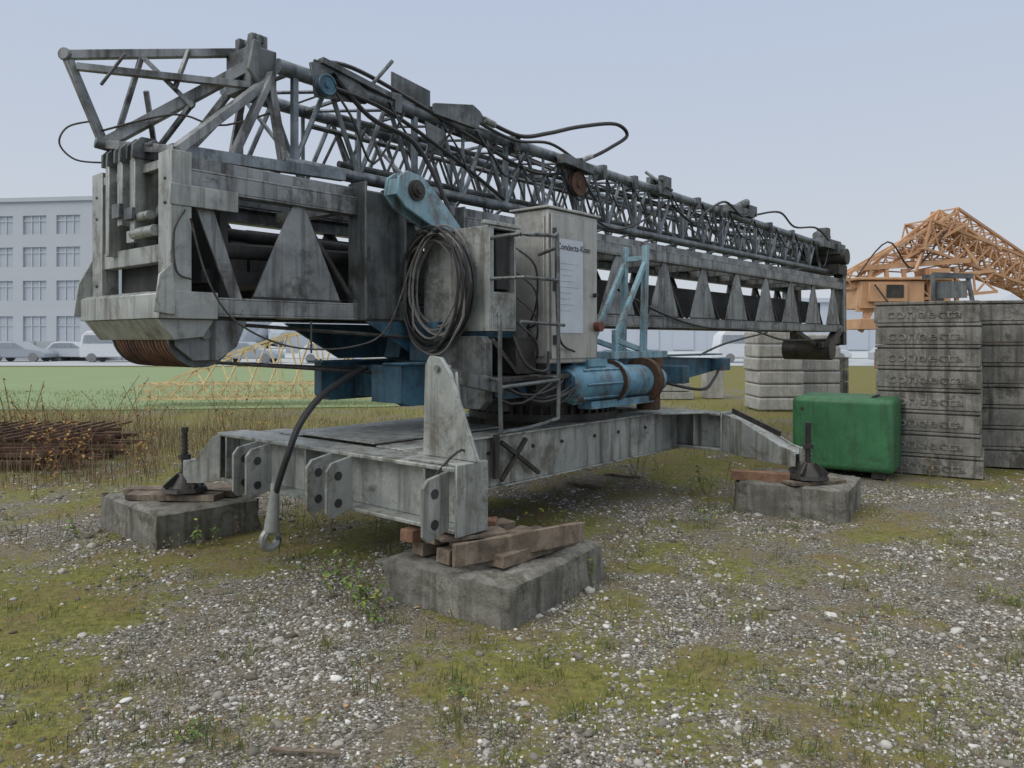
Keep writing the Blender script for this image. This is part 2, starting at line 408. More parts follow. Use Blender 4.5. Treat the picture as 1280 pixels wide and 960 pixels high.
# --- upper lattice (jib)
def zt(u): return 3.69-.019*u
ZB=2.96; VA,VB=.20,1.0
m=MB()
m.tube((.9,VA,zt(.9)),(13.5,VA,zt(13.5)),.060,n=14); m.tube((.9,VB,zt(.9)),(13.5,VB,zt(13.5)),.055,n=12)
m.beam((.05,VA-.06,2.87),(1.45,VA-.08,ZB-.04),.07,.08)
m.tube((.95,VA,ZB),(13.4,VA,ZB),.045,n=12); m.tube((.95,VB,ZB),(13.4,VB,ZB),.045,n=12)
m.make('jib_chords',M_lat,crane)
m=MB(); st=.62; n=int(12.3/st)
for i in range(n):
    u=1.05+i*st; r=.021
    for v in (VA,VB):
        m.tube((u,v,ZB),(u+st/2,v,zt(u+st/2)),r,n=6); m.tube((u+st/2,v,zt(u+st/2)),(u+st,v,ZB),r,n=6)
        if i%2==0: m.beam((u,v,ZB),(u,v,zt(u)),.045,.045)
        else: m.tube((u,v,ZB),(u,v,zt(u)),.018,n=6)
    m.tube((u,VA,ZB),(u+st,VB,ZB),.018,n=5); m.tube((u,VA,zt(u)),(u,VB,zt(u)),.018,n=5)
    m.tube((u,VB,zt(u)),(u+st,VA,zt(u)),.016,n=5)
    if i%2==0: m.tube((u,VA,ZB),(u,VB,zt(u)),.018,n=5)
m.make('jib_bracing',M_lat,crane)
m=MB()
for v in (.38,.80):
    m.tube((1.6,v,3.08),(12.5,v,3.08),.03,n=8); 
    for i in range(26):
        u=1.7+i*.42; m.tube((u,v,3.08),(u+.21,v,3.48),.014,n=5); m.tube((u+.21,v,3.48),(u+.42,v,3.08),.014,n=5)
    m.tube((1.6,v,3.48),(12.5,v,3.40),.025,n=8)
m.make('jib_inner_section',M_galvD,crane)
A=(-.30,.95,3.60);A2=(-.25,.90,3.52);B=(-.05,.95,3.02);C=(.85,.50,3.80);E=(.86,.28,3.52);D=(.06,.08,2.86)
m=MB()
m.beam(A,(.85,.62,3.86),.06,.06); m.beam(A2,E,.05,.05); m.beam(A,B,.05,.06); m.beam(B,(.80,.38,3.70),.07,.08)
m.beam(D,(.88,.28,3.58),.08,.06); m.beam(D,B,.05,.06); m.beam(B,(.95,VB,ZB),.05,.05)
m.beam((.15,.79,3.68),(0.02,.92,3.06),.035,.035); m.beam((.15,.79,3.68),(.42,.55,3.32),.035,.035)
m.beam((.15,.72,3.41),(.30,.9,3.02),.035,.035); m.beam((.42,.55,3.36),(.30,.95,3.0),.035,.035)
m.beam((.45,.68,3.78),(.3,.6,3.43),.03,.03)
m.beam((.5,.14,2.9),(.88,.24,3.62),.06,.05); m.beam((.95,VB,zt(.9)),(.85,.6,3.8),.05,.05); m.beam((.95,VB,ZB),(.88,.6,3.7),.05,.05)
m.beam((.95,VA,ZB),(.88,.28,3.6),.06,.06); m.beam((.5,.98,3.0),(.86,.6,3.7),.05,.05); m.beam((.3,.5,2.9),(.86,.4,3.6),.04,.04)
m.beam((.9,VA,2.85),(.9,VB,2.85),.06,.06); m.beam((.5,.1,2.9),(.5,1.1,2.95),.05,.05)
m.make('jib_foot_frame',M_galv,crane,.003)
m=MB()
m.tube((-.33,.93,3.60),(-.27,.97,3.60),.045,n=12); m.tube((-.13,.80,3.40),(-.02,.66,3.62),.014,n=6); m.tube((-.12,.93,3.02),(.25,.85,2.96),.04,n=10)
m.box(.74,.96,.30,.66,3.50,3.82); m.box(.78,.92,.36,.42,3.82,3.94); m.box(.78,.92,.54,.60,3.82,3.94); m.tube((.85,.34,3.9),(.85,.62,3.9),.035)
m.prism([(.8,3.82),(.83,3.97),(.88,3.99),(.92,3.95),(.92,3.82)],'v',.46,.5)
m.prism([(.7,3.62),(.74,3.85),(.8,3.85),(.8,3.5)],'v',.26,.297)
m.make('jib_head_block',M_galvD,crane,.006)
m=MB()
def sheave(u,v,z,r): 
    m.tube((u,v-.022,z),(u,v+.022,z),r,n=24); m.tube((u,v-.035,z),(u,v-.022,z),r*.35,n=12); m.ring((u,v-.022,z),r,.010,'v'); m.ring((u,v+.022,z),r,.010,'v')
sheave(4.58,.05,3.33,.13); m.make('rope_sheave',M_rust,crane)
m=MB(); sheave(1.27,.10,3.60,.075); sheave(2.9,.19,3.76,.06); m.make('small_sheaves',M_blueD,crane)
m=MB(); 
m.prism([(4.25,3.52),(4.78,3.52),(4.78,3.34),(4.62,3.2),(4.5,3.2)],'v',.10,.12); m.prism([(4.25,3.60),(4.80,3.56),(4.80,3.46),(4.25,3.5)],'v',-.02,.09)
m.prism([(1.15,3.76),(1.35,3.82),(1.75,3.66),(1.70,3.56),(1.2,3.5)],'v',.135,.16)
m.beam((1.25,.15,3.80),(2.0,.15,3.68),.08,.05)
m.prism([(2.45,3.64),(3.0,3.62),(3.12,3.74),(3.05,3.80),(2.95,3.84),(2.45,3.74)],'v',.10,.14)
m.prism([(2.45,3.64),(3.0,3.62),(3.12,3.74),(3.05,3.80),(2.95,3.84),(2.45,3.74)],'v',.24,.28)
m.prism([(2.15,3.76),(2.15,4.0),(2.62,3.94),(2.62,3.74)],'v',.34,.36)
m.tube((1.72,.2,3.66),(1.95,.10,3.98),.018,n=8)
m.box(6.5,6.75,.08,.14,3.5,3.75); m.box(6.5,6.75,.26,.32,3.5,3.75); m.tube((6.45,.02,3.68),(6.8,.4,3.72),.03); m.tube((6.62,0.0,3.55),(6.62,.4,3.85),.02)
m.box(8.6,9.5,.1,.3,3.55,3.66); m.box(9.4,9.7,.15,.4,3.6,3.76); m.tube((8.9,.2,3.62),(9.4,.2,3.8),.06)
m.box(12.6,13.6,.05,1.1,3.38,3.56); m.tube((12.6,.2,3.6),(13.2,.2,3.62),.08); m.box(12.9,13.1,.1,.3,3.55,3.78); m.box(13.3,13.7,.0,.6,3.3,3.5)
m.prism([(2.4,3.3),(2.35,3.56),(2.6,3.52),(2.55,3.28)],'v',.12,.14)
for u in (2.0,3.6,5.2,5.9,7.6,8.3,10.2,11.2): m.box(u,u+.08,.12,.30,zt(u)-.09,zt(u)+.075)
m.make('jib_brackets',M_galvD,crane,.004)
m=MB()
m.beam((13.65,.1,3.4),(13.7,.1,1.5),.18,.2); m.beam((13.65,1.0,3.4),(13.7,1.0,1.5),.18,.2)
m.beam((13.7,.1,1.9),(12.6,.0,1.45),.15,.15); m.tube((12.6,-.1,1.42),(12.6,.8,1.42),.2,n=20); m.beam((13.7,.1,1.6),(12.2,.0,1.5),.08,.1)
m.tube((13.5,-.1,3.25),(13.5,1.2,3.25),.16,n=16); m.box(13.3,13.8,0,1.2,2.9,3.1)
m.beam((11.2,0.1,1.76),(12.5,0.1,1.45),.08,.08)
m.make('tip_gear',M_dark,crane,.004)

# --- reel box + cable coil
m=MB()
m.box(2.08,2.10,-.90,-.15,1.67,2.50)
m.box(2.10,2.40,-.90,-.15,2.48,2.50); m.box(2.10,2.40,-.90,-.15,1.67,1.69); m.box(2.10,2.40,-.17,-.15,1.69,2.48)
m.box(2.38,2.40,-.90,-.17,1.69,2.48)
m.box(2.10,2.13,-.90,-.88,1.69,2.48); m.box(2.13,2.38,-.90,-.88,1.69,1.98)
m.box(2.0,2.45,-.92,-.88,2.502,2.53)
m.make('reel_box',M_galvL,crane,.003)
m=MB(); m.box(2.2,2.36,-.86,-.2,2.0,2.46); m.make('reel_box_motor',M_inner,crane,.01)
m=MB()
for i in range(15):
    a=.25+.15*random.random(); b=.37+.15*random.random(); cu=1.91+.13*random.random(); cv=-.40+.05*random.uniform(-1,1); cz=2.04+random.uniform(-.04,.04)-(b-.4)*.5; ph=random.uniform(-.3,.3)
    pts=[]
    for k in range(16):
        t=2*math.pi*k/16
        x=a*math.cos(t)*(1+.05*random.uniform(-1,1)); z=b*math.sin(t)
        pts.append((cu+.02*math.sin(t*2+i)+ (0.06 if z<-.2 else 0)*math.sin(i),cv+x+ph*.15*math.sin(t),cz+z))
    m.path(pts,.008+.003*random.random(),6,2,True)
m.path([(1.95,-.3,2.4),(1.95,-.1,2.3),(1.9,.05,2.0),(1.8,.1,1.7)],.010)
m.make('cable_coil',M_gcable,crane)
m=MB()
for i in range(5):
    a=.33+.07*random.random(); b=.44+.08*random.random()
    m.path([(1.89+.03*i,-.41+a*math.cos(2*math.pi*k/16),2.02+b*math.sin(2*math.pi*k/16)) for k in range(16)],.011,6,2,True)
m.tube((1.85,-.5,2.47),(2.08,-.5,2.47),.02); m.tube((1.85,-.35,2.47),(2.08,-.35,2.47),.02)
m.make('cable_coil_dark',M_rope,crane)
m=MB(); m.prism([(-.95,1.12),(-.95,1.58),(-.90,1.63),(-.40,1.63),(-.36,1.58),(-.36,1.10),(-.42,1.06),(-.88,1.06)],'u',1.98,2.06)
m.make('guard_panel',M_galvD,crane,.006)
m=MB(); m.box(2.062,2.3,-.7,-.5,1.32,1.5); m.beam((2.1,-.9,1.6),(2.4,-.9,1.33),.04,.04); m.box(2.07,3.5,-1.0,-.36,1.27,1.31)
m.box(2.7,2.76,-.98,-.66,1.31,1.398); m.box(3.3,3.36,-.98,-.66,1.31,1.398); m.box(2.4,2.66,-.9,-.5,1.32,1.62); m.tube((2.5,-.6,1.27),(2.5,-.6,1.0),.12)
m.box(2.6,3.0,-.95,-.87,1.08,1.25)
m.make('platform_gear',M_dark,crane,.004)
# --- control cabinet
m=MB(); m.box(2.69,3.42,-1.0,-.63,1.40,2.70); m.make('control_cabinet',M_cab,crane,.012,segs=2)
m=MB(); m.box(2.72,3.385,-1.018,-1.002,1.44,2.66); m.box(2.674,2.688,-.97,-.66,1.46,2.64); m.box(2.66,3.45,-1.02,-.60,2.702,2.722)
m.box(3.2,3.38,-.9,-.66,2.724,2.76)
m.make('cabinet_doors',M_cab,crane,.004)
m=MB(); m.box(2.80,3.16,-1.024,-1.020,1.66,2.46); m.make('cabinet_label_sheet',M_paper,crane)
def text(body,size,loc,rot,mat,parent,name,ext=.003):
    c=bpy.data.curves.new(name,'FONT'); c.body=body; c.size=size; c.extrude=ext; c.align_x='CENTER'; c.align_y='CENTER'
    o=bpy.data.objects.new(name,c); scene.collection.objects.link(o); o.location=loc; o.rotation_euler=rot; c.materials.append(mat); o.parent=parent; return o
text('Condecta-Kran',.078,(3.03,-1.026,2.39),(math.pi/2,0,0),M_ink,crane,'cabinet_lettering',.001)
m=MB()
for z in (1.6,2.05,2.5): m.box(2.74,2.765,-1.035,-1.019,z-.04,z+.04)
m.tube((3.34,-1.019,2.0),(3.34,-1.05,2.0),.02); 
m.make('cabinet_fittings',M_ink,crane)
M_ghost=plain('faded_print',(.40,.44,.50),.6)
m=MB()
for i in range(9): m.box(2.83,2.83+random.uniform(.12,.28),-1.0265,-1.0245,2.25-i*.05,2.253-i*.05)
m.make('label_print',M_ghost,crane)
m=MB(); m.tube((3.37,-1.02,1.72),(3.37,-1.08,1.72),.045,n=16); m.make('marker_lamp',M_tail,crane)
# --- ladder / hand rails
m=MB(); r=.016; v=-1.2
m.path([(2.1,v,2.40),(2.5,v,2.43),(2.56,v,2.38),(2.57,v,1.6),(2.57,v,1.05),(2.50,v,.96),(1.95,v,.92),(1.87,v,1.0),(1.86,v,1.72),(1.9,v+.05,1.78)],r,8,4)
m.tube((1.86,v,1.25),(2.57,v,1.28),r*.9,n=8); m.tube((2.15,v,2.08),(2.57,v,2.08),r*.9,n=8); m.tube((2.57,v,2.35),(2.57,-1.0,2.3),r,n=8); m.tube((2.57,v,1.3),(2.57,-.9,1.3),r,n=8)
m.tube((1.86,v,1.3),(1.98,-.9,1.32),r,n=8); m.path([(2.1,v,2.40),(2.08,-1.1,2.40),(2.1,-.9,2.40)],r,8,3); m.tube((2.15,v,2.08),(2.1,-.9,2.08),r*.9,n=8)
m.tube((2.1,v,1.74),(2.65,v,1.72),r*.8,n=8)
m.make('access_ladder',M_galvD,crane)
# --- cables
m=MB()
m.path([(3.1,.1,3.73),(3.64,.1,3.68),(4.1,.08,3.80),(4.61,.05,3.97),(5.26,.0,4.13),(5.52,.0,4.05),(5.26,.05,3.87),(4.93,.1,3.70),(4.6,.1,3.60)],.022,8,6)
m.path([(3.0,.12,3.70),(3.5,.05,3.60),(4.0,.0,3.66),(4.5,.05,3.60)],.016,6,6)
m.path([(1.35,.12,3.72),(1.7,.1,3.45),(2.1,.0,3.3),(2.3,-.1,2.95),(2.4,-.2,2.6)],.02,6,6)
m.path([(1.2,.15,3.78),(1.6,.2,3.85),(2.2,.15,3.72),(3.0,.12,3.52),(3.8,.1,3.35),(4.4,.1,3.42)],.018,6,6)
m.path([(1.3,.1,3.6),(1.9,.12,3.55),(2.6,.08,3.3),(3.4,.1,3.0)],.018,6,6)
m.path([(4.7,.05,3.3),(4.9,.05,3.0),(5.3,.0,2.9),(6.0,.05,3.1),(6.6,.1,3.4)],.014,6,6)
m.path([(6.8,.1,3.4),(7.2,.0,3.2),(7.6,.0,3.4),(8.2,.0,3.62),(8.9,.05,3.5),(9.4,.1,3.65)],.018,6,6)
m.path([(9.5,.1,3.6),(10.4,.05,3.75),(11.2,.1,3.6),(12.0,.0,3.66),(12.7,.0,3.5)],.018,6,6)
m.path([(5.1,-.1,2.2),(6.2,-.05,1.95),(7.4,-.05,1.78),(9,-.05,1.75),(10.5,0,1.6),(12.5,0,1.62)],.016,6,6)
m.path([(7.0,-.2,1.4),(8.0,-.1,1.55),(9.5,-.1,1.72)],.014,6,6)
m.path([(5.5,-.3,1.15),(6.2,-.6,1.0),(6.8,-.5,1.1),(7.2,-.4,1.3)],.02,6,6)
m.path([(2.2,-.9,1.25),(2.5,-1.05,1.1),(2.9,-1.05,1.15),(3.05,-.95,1.2)],.014,6,6)
m.path([(2.3,-.95,1.65),(2.35,-1.05,1.4),(2.6,-1.05,1.35),(2.7,-1.0,1.5)],.014,6,6)
m.path([(2.75,-1.04,2.5),(2.7,-1.08,2.0),(2.78,-1.06,1.6),(3.0,-1.05,1.5)],.010,6,6)
m.path([(1.6,.05,1.37),(1.3,-.1,1.30),(1.0,-.2,1.18),(.80,-.24,1.0),(.72,-.22,.80),(.69,-.14,.58),(.69,-.10,.50)],.024,8,6)
for i in range(9):
    u=1.3+i*.55+random.random()*.3; m.path([(u,.14,zt(u)-.02),(u+.15,.05,zt(u)-.25-random.random()*.2),(u+.4,.08,3.05+random.random()*.25),(u+.75,.1,zt(u)-.1)],.010+.005*random.random(),5,5)
for i in range(7):
    u=6.8+i*.9; m.path([(u,.12,zt(u)),(u+.3,.04,zt(u)-.3-random.random()*.2),(u+.8,.1,zt(u)-.02)],.013,5,5)
for i in range(6):
    m.path([(2.1+.15*i,-.5-.06*i,1.32),(2.2+.15*i,-1.02,1.20-random.random()*.15),(2.6+.15*i,-1.04,1.15+random.random()*.2),(2.9+.1*i,-.95,1.3)],.010,5,4)
for i in range(4):
    m.path([(2.42,-.88,2.35-.2*i),(2.5,-1.02,2.2-.2*i),(2.6,-.95,1.9-.15*i),(2.66,-.8,1.7)],.009,5,4)
m.make('electric_cables',M_rope,crane)
m=MB()
m.tube((.4,.2,1.44),(2.1,.2,1.30),.014,n=6); m.tube((.4,.5,1.44),(2.2,.5,1.33),.014,n=6); m.tube((.5,.3,1.72),(2.0,-.1,1.62),.016,n=6)
m.path([(.06,-.05,2.45),(-.02,-.06,2.3),(.0,-.05,2.05),(.1,-.05,2.0)],.008)
m.path([(.1,-.04,2.4),(.2,-.08,2.0),(.4,-.1,1.72),(.8,-.15,1.55),(1.3,-.2,1.55),(1.6,-.25,1.7),(1.8,-.3,2.2),(1.9,-.3,2.35)],.007,6,8)
m.path([(-.12,.97,3.18),(-.26,1.04,3.12),(-.30,1.08,3.0),(-.2,1.06,2.90),(-.02,1.0,2.90)],.007)
m.path([(-.1,.95,3.1),(.3,.6,3.25),(.6,.4,3.2),(1.2,.15,3.5)],.008)
m.tube((1.05,-.02,1.74),(1.05,-.02,1.5),.008,n=5)
for i in range(5): m.path([(1.0+.2*i,.2,zt(1)+.02*i),(3+.5*i,.25+.05*i,3.55),(6+.3*i,.3,3.45),(12,.4,3.45)],.011,5,4)
m.make('wire_ropes',M_wire,crane)
m=MB()
m.tube((.69,-.10,.52),(.70,-.04,.24),.032,.055,n=14); m.ring((.70,-.03,.17),.062,.03,'v',20,8); m.tube((.69,-.11,.58),(.69,-.10,.51),.034,n=12)
m.tube((4.9,.09,3.70),(4.72,.1,3.62),.03); m.tube((3.1,.1,3.73),(3.25,.1,3.71),.035)
m.make('rope_sockets',M_galvL,crane)

# ================================================================= BLOCKS
def slab(name,c,size,rz,mat=M_conc):
    e=empty(name,(c[0],c[1],0),rz)
    bm=bmesh.new(); bmesh.ops.create_cube(bm,size=1)
    bmesh.ops.subdivide_edges(bm,edges=bm.edges[:],cuts=18,use_grid_fill=True)
    for v in bm.verts:
        p=Vector((v.co.x*size[0],v.co.y*size[1],(v.co.z+.5)*size[2]))
        ex=size[0]/2-abs(p.x); ey=size[1]/2-abs(p.y); ez=min(size[2]-p.z,p.z+1)
        nn=noise.noise(p*5+Vector((c[0],c[1],0)))*.016+noise.noise(p*17+Vector((c[1],c[0],3)))*.010
        near=sum(1 for q in (ex,ey,ez) if q<.012)
        k=1-(.03*(near-1) if near>1 else 0)*(1+noise.noise(p*8)*1.6)
        if near>1 and noise.noise(p*4+Vector((9,c[0],0)))>.25: k-=.035
        p.x*=k;p.y*=k
        if ez<.01 and near>1: p.z-=.018+abs(nn)*1.5
        n=Vector((math.copysign(1,p.x) if ex<.01 else 0,math.copysign(1,p.y) if ey<.01 else 0,1 if ez<.01 else 0))
        p+=n*nn
        if v.co.z<-.49: p.z=-.03
        v.co=p
    me=bpy.data.meshes.new('slab'); bm.to_mesh(me); bm.free(); me.shade_smooth(); me.set_sharp_from_angle(angle=math.radians(50))
    o=bpy.data.objects.new('slab',me); scene.collection.objects.link(o); me.materials.append(mat); o.parent=e
    return e
s1=slab('concrete_slab',(-.10,5.0),(1.16,1.0,.235),math.radians(55.7))
s2=slab('concrete_slab.001',(-2.86,6.61),(.88,1.2,.26),math.radians(46.8))
s3=slab('concrete_slab.002',(2.74,7.36),(1.0,.92,.28),math.radians(-30.7))
s4=slab('concrete_slab.003',(-.4,10.3),(1.0,1.0,.30),math.radians(30))
def plank(m,a,b,z,w,h,tilt=0):
    a=Vector((a[0],a[1],z)); b=Vector((b[0],b[1],z+tilt))
    N=10; aa,bb=m.frame(b-a); P=[]
    for i in range(N+1):
        c=a.lerp(b,i/N); 
        for sx,sy in ((-1,-1),(1,-1),(1,1),(-1,1)):
            P.append(c+aa*sx*w/2*(1+.12*noise.noise(c*9+Vector((sx,sy,0))))+bb*(sy*h/2+.010*noise.noise(c*7+Vector((sx,sy,5))))+(b-a).normalized()*(.012*sx*noise.noise(c*20) if i in (0,N) else 0))
    F=[(0,1,2,3),(4*N+3,4*N+2,4*N+1,4*N)]
    for i in range(N):
        for k in range(4): F.append((4*i+k,4*i+(k+1)%4,4*(i+1)+(k+1)%4,4*(i+1)+k))
    m.add(P,F)
w1=empty('timber_packing')
m=MB(); plank(m,(-.60,4.86),(-.08,5.36),.285,.13,.09); plank(m,(-.10,4.58),(.40,5.20),.28,.13,.08); plank(m,(-.42,4.66),(.10,5.26),.285,.12,.09)
plank(m,(-.34,4.46),(.46,4.99),.345,.04,.13,.01); plank(m,(-.52,4.74),(-.02,5.15),.375,.15,.055); plank(m,(-.34,4.60),(.20,5.02),.37,.12,.045,-.01); plank(m,(-.45,4.62),(-.05,4.78),.41,.16,.03)
m.make('grey_timbers',M_wood,w1,.005)
m=MB(); plank(m,(-.66,4.78),(-.42,5.05),.38,.12,.08); plank(m,(-.66,4.95),(-.1,4.98),.42,.10,.045); m.make('red_timbers',M_woodR,w1,.005)
w2=empty('timber_packing.001')
m=MB(); plank(m,(-3.35,6.70),(-2.35,6.62),.29,.16,.055); plank(m,(-3.22,6.48),(-2.45,6.42),.29,.18,.05); plank(m,(-3.0,6.9),(-2.4,6.82),.285,.15,.05)
m.make('boards',M_wood,w2,.003)
w3=empty('timber_packing.002')
m=MB(); plank(m,(2.10,7.32),(2.58,7.12),.325,.14,.08); m.make('board',M_woodR,w3,.003)
m=MB(); plank(m,(2.5,7.0),(3.05,7.15),.30,.2,.03); plank(m,(2.45,7.2),(3.0,7.35),.30,.2,.03); m.make('boards',M_wood,w3,.003)
w4=empty('timber_packing.003'); m=MB(); plank(m,(-.8,10.2),(.1,10.3),.33,.3,.08); m.make('board',M_wood,w4,.003)
w5=empty('loose_plank'); m=MB(); plank(m,(.62,8.6),(.98,8.3),.01,.08,.03); plank(m,(1.1,9.1),(1.5,8.9),.01,.08,.03); m.make('plank',M_wood,w5,.003)
w6=empty('loose_plank.001'); m=MB(); plank(m,(-.94,2.98),(-.66,2.95),.012,.018,.012); m.make('stick',M_wood,w6)

g=empty('green_ballast_block',(4.13,9.3,0),math.radians(-33))
m=MB(); m.box(-.62,.50,-.42,.58,.07,.92); m.make('block_body',M_green,g,.06,segs=4)
m=MB(); m.box(-.5,-.35,-.35,.45,.0,.068); m.box(.25,.4,-.35,.45,.0,.068); m.tube((.25,-.2,.925),(.25,.3,.925),.02)
for z in (.18,.78): m.tube((-.5,-.424,z),(-.5,-.43,z),.02,n=10)
m.make('block_feet',M_dark,g)

def blockstack(name,loc,rz,L,D,n,h,letters=True):
    e=empty(name,loc,rz)
    for i in range(n):
        ox=random.uniform(-.02,.02); oy=random.uniform(-.012,.012)
        m=MB(); z0=i*h
        m.box(ox,L+ox,oy,D+oy,z0+.006,z0+h*.80)
        m.box(ox+.02,L+ox-.02,oy+.02,D+oy-.02,z0+h*.80,z0+h*.86)
        m.box(ox,L+ox,oy,D+oy,z0+h*.86,z0+h)
        m.make('ballast_block_%d'%(i+1),M_concS,e,.012)
        if letters: text('condecta',h*.60,(L*.48+ox,oy-.004,z0+h*.42),(math.pi/2,0,0),M_letter,e,'cast_lettering_%d'%(i+1),.008).scale=(1.4,1,1)
    return e
st1=blockstack('ballast_block_stack',(4.43,9.35,0),math.atan2(-.53,.85),1.10,1.9,8,.257)
st2=blockstack('ballast_block_stack.001',(5.72,9.72,0),math.atan2(-.30,.95),1.3,1.6,8,.262,False)
m=MB(); m.beam((.6,.2,2.07),(.6,.2,2.4),.05,.05); m.beam((1.0,.4,2.07),(.95,.4,2.38),.05,.05); m.beam((.6,.2,2.38),(1.0,.4,2.36),.06,.06); m.beam((.5,.2,2.36),(.8,.9,2.40),.04,.05); m.box(.62,.95,.25,.3,2.1,2.3)
m.make('lifting_frame',M_galvD,st1)
def roundstack(name,x,y,r,n,h):
    e=empty(name,(x,y,0))
    m=MB()
    for i in range(n):
        ox=random.uniform(-.03,.03)
        m.box(-r+ox,r+ox,-r,r,i*h+.005,i*h+h-.005)
    m.make('rounded_blocks',M_concL,e,.04,segs=2)
roundstack('rounded_ballast_stack',6.05,17.8,.52,6,.30); roundstack('rounded_ballast_stack.001',7.15,18.4,.5,6,.29)

# ================================================================= ORANGE CRANE
oc=empty('orange_tower_crane',(8.5,18.5,0),0)
m=MB()
def truss(m,P,Q,w,h,n,r,rb,tw=1.,th=1.):
    P=Vector(P);Q=Vector(Q); a,b=m.frame(Q-P); 
    def node(t,k):
        W=w*(1+(tw-1)*t); H=h*(1+(th-1)*t)
        return P.lerp(Q,t)+a*(W/2 if k in(0,1) else -W/2)+b*(H/2 if k in(1,2) else -H/2)
    for k in range(4): m.beam(node(0,k),node(1,k),r,r)
    for i in range(n):
        for k in range(4):
            k2=(k+1)%4; m.beam(node(i/n,k),node((i+1)/n,k2),rb,rb); m.beam(node(i/n,k),node(i/n,k2),rb,rb)
            m.beam(node(i/n,k2),node((i+1)/n,k),rb,rb)
ap=[(1.9,.2,4.75),(1.95,.5,4.72)]
base=[(-.2,0,3.1),(1.0,-.4,3.2),(2.6,-.2,3.4),(1.4,.8,3.3),(3.4,.2,3.8)]
for a in ap:
    for b in base: m.beam(a,b,.06,.06)
for i in range(9):
    t=i/9
    for b in base[:3]:
        p=Vector(ap[0]).lerp(Vector(b),t); q=Vector(ap[1]).lerp(Vector(base[(i)%5]),min(1,t+.12)); m.beam(p,q,.03,.03)
truss(m,(1.2,0,4.1),(4.8,1.0,3.1),.8,.7,8,.06,.03,.9,.9)
truss(m,(2.0,.3,4.5),(6.5,2.2,2.5),.7,.6,11,.06,.03)
truss(m,(-.4,.2,3.0),(2.2,.0,4.5),.6,.35,6,.06,.03)
truss(m,(-.1,.2,2.7),(3.0,.2,3.0),.9,.5,6,.07,.04)
for x in (-.1,.5,1.0,1.5,2.1): m.beam((x,-.2,2.1),(x+random.uniform(-.2,.3),-.2,3.3),.08,.08)
m.beam((-.3,-.2,3.3),(2.4,-.2,3.5),.1,.12); m.beam((-.3,-.2,2.35),(1.9,-.2,2.35),.12,.15)
m.beam((-.2,-.2,1.8),(.2,-.2,2.6),.1,.1)
m.make('lattice',M_orange,oc)
m=MB(); m.box(-.25,1.25,-.35,.6,2.35,3.0); m.box(-.1,.8,-.45,-.35,2.5,2.95); m.box(-.3,.3,-.4,.4,1.85,2.1); m.box(1.4,1.9,-.3,.4,2.1,3.3); m.box(-.4,1.9,-.42,.7,3.02,3.08)
m.box(.5,4,.0,.6,.9,1.3); m.box(1.0,1.3,.1,.5,0,2.4); m.box(3.2,3.5,.1,.5,0,2.4)
m.make('machinery_deck',M_orange,oc,.01)
m=MB(); m.box(.3,.7,-.47,-.452,2.6,2.9); m.box(1.5,1.7,-.36,-.31,2.3,2.9); m.path([(-.4,-.3,3.0),(.3,-.5,3.9),(1.0,-.3,3.3),(1.8,-.3,4.2)],.02); m.path([(0,-.5,2.9),(.6,-.6,2.2),(1.5,-.4,2.5)],.02)
m.make('fittings',M_dark,oc)
bs=empty('distant_block_pile',(11.3,19,0)); m=MB(); 
for i in range(4): m.box(-4.5+.1*i,-3.1,-.3,.6,i*.3,i*.3+.28)
m.make('blocks',M_concS,bs,.01)
bs2=empty('distant_block_pile.001',(4.3,21,0)); m=MB()
for i in range(3): m.box(-.9+.1*i,.6-.1*i,-.3,.6,i*.22,i*.22+.2)
m.box(1.0,1.5,0,.5,0,.9); m.make('blocks',M_concL,bs2,.01)

# ================================================================= YELLOW LATTICE
yl=empty('yellow_lattice_jib',(0,0,0)); m=MB()
truss(m,(-9.0,18.8,.35),(-3.0,19.6,.35),.9,.35,12,.045,.022)
for x0,z0,x1,z1 in ((-9.1,.3,-7.3,1.15),(-7.3,1.15,-5.6,1.75),(-5.6,1.75,-3.2,1.8)):
    m.beam((x0,19.0,z0),(x1,19.2,z1),.06,.06); m.beam((x0,19.9,z0),(x1,20.0,z1),.05,.05)
tops=[(-7.9,.87),(-7.3,1.15),(-6.7,1.35),(-6.1,1.58),(-5.6,1.75),(-5.0,1.76),(-4.4,1.78),(-3.8,1.79)]
for i,(x,z) in enumerate(tops):
    m.beam((x,19.2,z),(x-.45,18.8,.2),.035,.035); m.beam((x,19.2,z),(x+.5,18.8,.2),.035,.035); m.beam((x,20,z),(x+.2,20,.2),.03,.03); m.beam((x,19.2,z),(x,20,z),.03,.03)
m.make('lattice',M_yellow,yl)

rp=empty('rusty_steel_pile',(-6.6,10.3,0)); m=MB()
for i in range(34):
    y=random.uniform(-.9,.9); z=.05+.06*(i//7)+random.uniform(-.02,.02); a=random.uniform(-.12,.12)
    m.beam((-2.2+random.uniform(-.4,.2),y-a*2,z),(1.1+random.uniform(-.5,.45),y+a*2,z+random.uniform(-.03,.03)),.06,.045)
for i in range(16):
    x=-2+i*.2; m.beam((x,-.9,.38),(x+.05,.9,.41),.025,.025)
m.make('bars',M_rust,rp)

